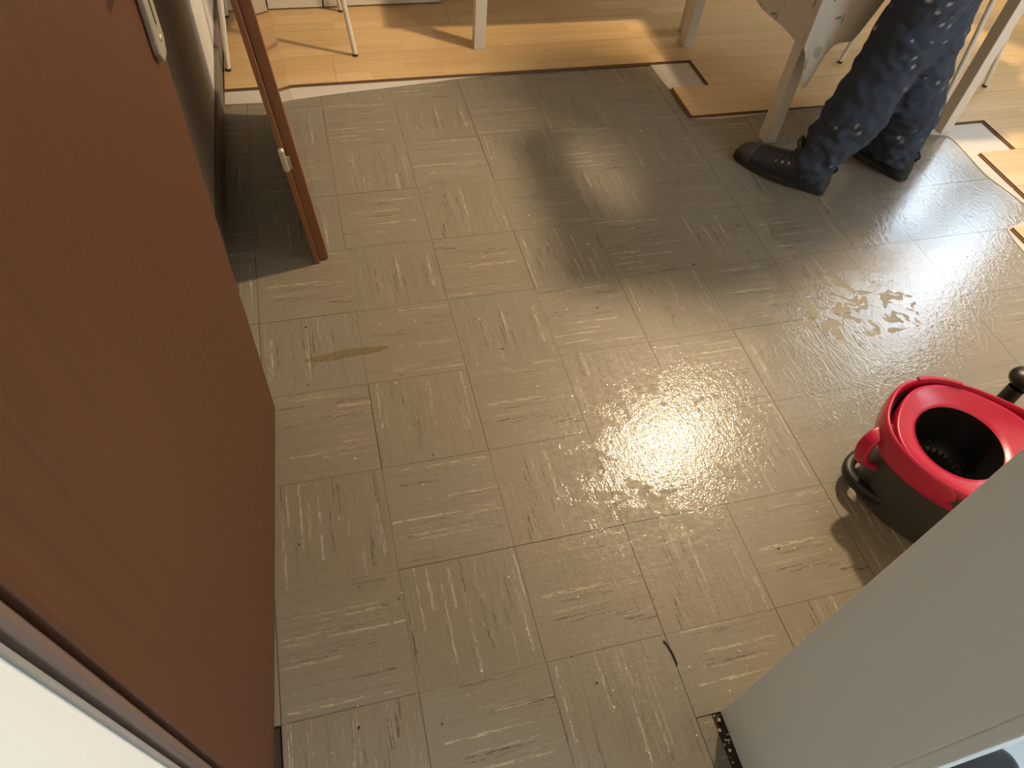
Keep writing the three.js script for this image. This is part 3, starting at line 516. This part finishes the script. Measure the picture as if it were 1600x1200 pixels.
  for (const [w, e] of [[J.lw, J.le], [J.rw, J.re]]) { const dir = [w[0] - e[0], (w[1] - e[1]) * 0.7, w[2] - e[2]], l = Math.hypot(...dir), c = w.map((q, i) => q + dir[i] / l * 0.06); parts.push(surfaceNets(handAt(w, dir), ...bx(c, 0.11), 0.0042)); }
  mesh('body', merge(parts), mSkin, pn);
  mesh('hair', surfaceNets((x, y, z) => Math.max(ellipsoid(x, y, z, at(-0.008, 0, 0.04), [0.088, 0.1, 0.088]), (x - hd[0]) * D.x + (z - hd[2]) * D.z - 0.05 + (hd[1] + 0.05 - y) * 0.9, hd[1] - 0.05 - y), ...bx([hd[0], hd[1] + 0.05, hd[2]], 0.14), 0.007), M({ name: 'dark_hair', color: '#2a211b', roughness: 0.8 }), pn);
  for (const s of [-1, 1]) mesh('eye', new THREE.SphereGeometry(0.0105, 12, 10).translate(...at(0.072, s * 0.032, 0.012)), M({ name: 'eye_white', color: '#d8d2c8', roughness: 0.3 }), pn);

  // shoes
  const mLeather = P({ name: 'black_leather', color: '#1a1e25', roughness: 0.4 }), mSole = M({ name: 'black_sole', color: '#1d1d1c', roughness: 0.75 }), mCap = P({ name: 'scuffed_toe_cap', color: '#3b3a36', roughness: 0.6 }), mLace = M({ name: 'pale_lace_eyelet', color: '#9a9a98', roughness: 0.5 });
  const shoe = (hx, hz, tx, tz) => {
    const L = Math.hypot(tx - hx, tz - hz), s = group('shoe', hx - O[0], 0, hz - O[2], -Math.atan2(tz - hz, tx - hx), pn), hw = (u) => { const k = u / L; return 0.033 + 0.02 * Math.sin(clamp(k - 0.1, 0, 1) * Math.PI * 0.95) ** 1.3; };
    const body = (x, y, z) => {
      let d = ellipsoid(x, y, z, [0.06, 0.04, 0], [0.062, 0.062, 0.036]); d = smin(d, ellipsoid(x, y, z, [0.135, 0.035, 0], [0.09, 0.055, 0.041]), 0.05); d = smin(d, ellipsoid(x, y, z, [L - 0.085, 0.028, 0.002], [0.083, 0.042, 0.048]), 0.04); d = smin(d, capsule(x, y, z, [0.055, 0.06, 0], [0.05, 0.1, 0], 0.036, 0.036), 0.03);
      return Math.max(d, 0.016 - y);
    };
    mesh('upper', surfaceNets(body, [-0.03, 0, -0.07], [L + 0.03, 0.16, 0.07], 0.0055), mLeather, s);
    const sh = new THREE.Shape(), n = 28; for (let i = 0; i <= n; i++) { const a = i / n * Math.PI; const x = L / 2 - Math.cos(a) * (L / 2 + 0.004), w = hw(x) * Math.sin(a) ** 0.45; i ? sh.lineTo(x, w) : sh.moveTo(x, w); } for (let i = n; i >= 0; i--) { const a = i / n * Math.PI, x = L / 2 - Math.cos(a) * (L / 2 + 0.004); sh.lineTo(x, -hw(x) * Math.sin(a) ** 0.45); }
    mesh('sole', new THREE.ExtrudeGeometry(sh, { depth: 0.018, bevelEnabled: true, bevelSize: 0.003, bevelThickness: 0.002, bevelSegments: 2 }).rotateX(-Math.PI / 2).translate(0, 0.0025, 0), mSole, s);
    mesh('toe_cap', surfaceNets((x, y, z) => Math.max(body(x, y, z) - 0.0022, L - 0.07 - x + Math.abs(z) * 0.25, 0.02 - y), [L - 0.11, 0, -0.07], [L + 0.03, 0.12, 0.07], 0.0055), mCap, s);
    mesh('tongue', new RoundedBoxGeometry(0.012, 0.075, 0.045, 3, 0.005).rotateZ(-0.5).translate(0.118, 0.118, 0), M({ name: 'tongue_leather', color: '#2d2623', roughness: 0.7 }), s);
    for (let k = 0; k < 5; k++) { const x = 0.135 + k * 0.021, y = 0.094 - k * 0.0065; mesh('lace', tube([[x - 0.004, y - 0.026, 0.037 - k * 0.0006], [x, y - 0.006, 0.026], [x + 0.003, y + 0.002, 0], [x, y - 0.006, -0.026], [x - 0.004, y - 0.026, -0.037]], 0.0026, 20, 6), mRubber, s);
      for (const q of [-1, 1]) mesh('eyelet', new THREE.SphereGeometry(0.004, 8, 6).scale(1, 2.3, 1).translate(x - 0.003, y - 0.021, q * 0.0355), mLace, s); }
    mesh('heel_loop', tube([[0.0, 0.075, 0.008], [-0.012, 0.1, 0], [0.004, 0.118, 0]], 0.004, 16, 6), mLeather, s);
    return s;
  };
  shoe(1.318, -0.018, 1.118, -0.262);
  shoe(1.648, -0.04, 1.56, -0.34);
}

/* ------------------------------------------------ water film from mopping */
{
  const x0 = 0.12, x1 = 2.04, z0 = -0.3, z1 = 1.38, h = 0.006, nx = Math.round((x1 - x0) / h), nz = Math.round((z1 - z0) / h);
  const blob = (x, z, cx, cz, rx, rz) => 1 - Math.hypot((x - cx) / rx, (z - cz) / rz);
  const film = (which) => { const f = (x, z) => {
    // broad wiped film by the window side, broken streaky film in the middle
    const a = Math.max(blob(x, z, 1.62, 0.2, 0.62, 0.62), blob(x, z, 1.25, 0.66, 0.48, 0.34)) + 0.16 * n2(x * 4, z * 4) + 0.05 * n2(x * 30, z * 30);
    const wx = x + 0.03 * n2(x * 9, z * 9), wz = z + 0.03 * n2(x * 9 + 7, z * 9);
    const b = blob(x, z, 0.62, 0.76, 0.52, 0.42) * 0.75 + 0.5 * n2(wx * 7, wz * 9) + 0.34 * n2(wx * 19 + 3, wz * 23) + 0.22 * n2(x * 47, z * 47) - 0.3 + 0.9 * clamp(2 * blob(x, z, 0.42, 0.83, 0.17, 0.14));
    const isle = clamp(2.2 * blob(x, z, 1.13, 0.49, 0.34, 0.2));               // dry islands left inside the film
    const hole = 0.62 * n2(wx * 10 + 30, wz * 17) + 0.5 * n2(wx * 24, wz * 38 + 9) + 0.3 * n2(x * 70, z * 70) - 0.12;
    const wiped = Math.min(a, isle > 0 ? -hole + (1 - isle) * 1.4 : 9);
    return which ? Math.min(b, -wiped) : wiped;
  };
  const val = new Float32Array((nx + 1) * (nz + 1)); for (let j = 0; j <= nz; j++) for (let i = 0; i <= nx; i++) val[j * (nx + 1) + i] = i && j && i < nx && j < nz ? f(x0 + i * h, z0 + j * h) : -1;
  const pos = [], uv = [], idx = [], key = new Map(), yy = 0.0007;
  const vert = (k, x, z) => { let q = key.get(k); if (q === undefined) { q = pos.length / 3; key.set(k, q); pos.push(x, yy, z); uv.push(x, z); } return q; };
  const N = nx + 1;
  for (let j = 0; j < nz; j++) for (let i = 0; i < nx; i++) {
    const c = [[i, j], [i, j + 1], [i + 1, j + 1], [i + 1, j]], v = c.map(([a, b]) => val[b * N + a]), poly = [];
    if (v.every((q) => q <= 0)) continue;
    for (let k = 0; k < 4; k++) {
      const [a, b] = c[k], [d, e] = c[(k + 1) % 4], va = v[k], vb = v[(k + 1) % 4];
      if (va > 0) poly.push(vert(b * N + a, x0 + a * h, z0 + b * h));
      if ((va > 0) !== (vb > 0)) { const t = va / (va - vb), lo = Math.min(b * N + a, e * N + d), hi = Math.max(b * N + a, e * N + d); poly.push(vert('e' + lo + '_' + hi, x0 + mix(a, d, t) * h, z0 + mix(b, e, t) * h)); }
    }
    for (let k = 1; k + 1 < poly.length; k++) idx.push(poly[0], poly[k], poly[k + 1]);
  }
  const g = new THREE.BufferGeometry(); g.setAttribute('position', new THREE.Float32BufferAttribute(pos, 3)); g.setAttribute('normal', new THREE.Float32BufferAttribute(pos.map((_, k) => (k % 3 === 1 ? 1 : 0)), 3)); g.setAttribute('uv', new THREE.Float32BufferAttribute(uv, 2)); g.setIndex(idx);
  return g; };
  const rip = noiseTex(512, (u, v) => 0.5 + 0.22 * per(u, v, 5, 40) + 0.2 * per(u, v, 14, 50) + 0.16 * per(u, v, 30, 60)); rip.repeat.set(2.2, 2.2);
  const wet = (roughness, ior, bumpScale, name) => P({ name, color: '#ffffff', transmission: 1, thickness: 0, roughness, ior, bumpMap: rip, bumpScale });
  const w = mesh('water_film', film(0), wet(0.13, 1.75, 0.0007, 'standing_water')); w.userData.kind = 'stuff'; tag(w, 'broad wet film of mop water on the tiles near the mop bucket and the person', 'water');
  const d = mesh('water_streaks', film(1), wet(0.14, 1.4, 0.0009, 'drying_water')); d.userData.kind = 'stuff'; tag(d, 'broken drying streaks of mop water on the tiles in the middle of the floor', 'water');
}

/* ------------------------------------------------ small litter on the floor */
{
  const r = rng(91), mk = (n, col, size, name, label, zone) => {
    const list = []; const base = [new THREE.IcosahedronGeometry(1, 0), new THREE.TetrahedronGeometry(1, 0), new THREE.BoxGeometry(1.8, 0.7, 0.9)];
    for (let k = 0; k < n; k++) { const [x, z] = zone(k), s = size * (0.35 + r() * r() * 1.3), g = base[Math.floor(r() * 3)].clone(); g.scale(s, s * 0.6, s * (0.6 + r())); g.rotateY(r() * 6.3); g.translate(x, s * 0.45, z); list.push(g); }
    const m = mesh(name, merge(list), M({ name, color: col, roughness: 0.8 })); m.userData.kind = 'stuff'; tag(m, label, 'crumbs');
  };
  const any = () => { const q = r(); return q < 0.72 ? [-0.45 + r() * 1.2, 0.05 + r() * 1.3] : [-0.3 + r() * 1.25, -0.78 + r() * 0.9]; };
  mk(240, '#e0dacd', 0.0021, 'plaster_crumbs', 'tiny white plaster crumbs scattered over the grey tiles', (k) => (k < 190 ? any() : [0.1 + r() * 0.25, 1.0 + r() * 0.45]));
  mk(90, '#2c241c', 0.0022, 'dark_crumbs', 'tiny dark crumbs scattered over the grey tiles', any);
  mk(11, '#d8cfc0', 0.0045, 'plaster_chips', 'larger plaster chips lying in the gap at the foot of the wall end', () => [0.283 + r() * 0.014, 1.425 + r() * 0.12]);
}
tag(mesh('wood_splinter', tube([[0.243, 0.0016, 1.262], [0.25, 0.002, 1.285], [0.252, 0.0016, 1.312]], 0.0016, 10, 5), M({ name: 'dark_wood', color: '#3a2c20', roughness: 0.9 })), 'small dark curved splinter lying on the nearest tiles', 'splinter');
{ // dried glue smear across two tiles near the big door
  const pts = [], r = rng(33); for (let k = 0; k < 40; k++) { const a = (k / 40) * 2 * Math.PI; pts.push(new THREE.Vector2(-0.29 + Math.cos(a) * (0.1 + r() * 0.012), -(0.395 - Math.cos(a) * 0.004 + Math.sin(a) * (0.011 + r() * 0.005)))); }
  tag(mesh('glue_smear', new THREE.ExtrudeGeometry(new THREE.Shape(pts), { depth: 0.0003, bevelEnabled: false }).rotateX(-Math.PI / 2).translate(0, 0.0003, 0), P({ name: 'dried_glue', color: '#86703c', roughness: 0.5, transparent: true, opacity: 0.2 })), 'faint ochre dried glue smear across two tiles beside the open door', 'stain');
}
/* ------------------------------------------------ black shoe left in the hall, seen past the wall end */
{
  const s = group('black_shoe', 0.63, 0, 1.632, 0.06); tag(s, 'black shoe on the pale hall floor at the bottom right corner', 'shoe');
  const mL = P({ name: 'black_shoe_leather', color: '#262626', roughness: 0.35 });
  const body = (x, y, z) => { let d = ellipsoid(x, y, z, [-0.09, 0.05, 0], [0.065, 0.06, 0.038]); d = smin(d, ellipsoid(x, y, z, [0, 0.04, 0], [0.1, 0.05, 0.044]), 0.05); d = smin(d, ellipsoid(x, y, z, [0.08, 0.03, 0], [0.075, 0.042, 0.05]), 0.04); return Math.max(d, 0.014 - y); };
  mesh('upper', surfaceNets(body, [-0.18, 0, -0.07], [0.18, 0.13, 0.07], 0.007), mL, s);
  mesh('sole', new RoundedBoxGeometry(0.3, 0.018, 0.085, 3, 0.008).translate(0, 0.009, 0), mRubber, s);
  mesh('lace', tube([[0.0, 0.085, -0.03], [0.01, 0.094, 0], [0.0, 0.085, 0.03]], 0.003, 12, 6), mRubber, s);
}

shade(scene);
renderer.render(scene, camera);
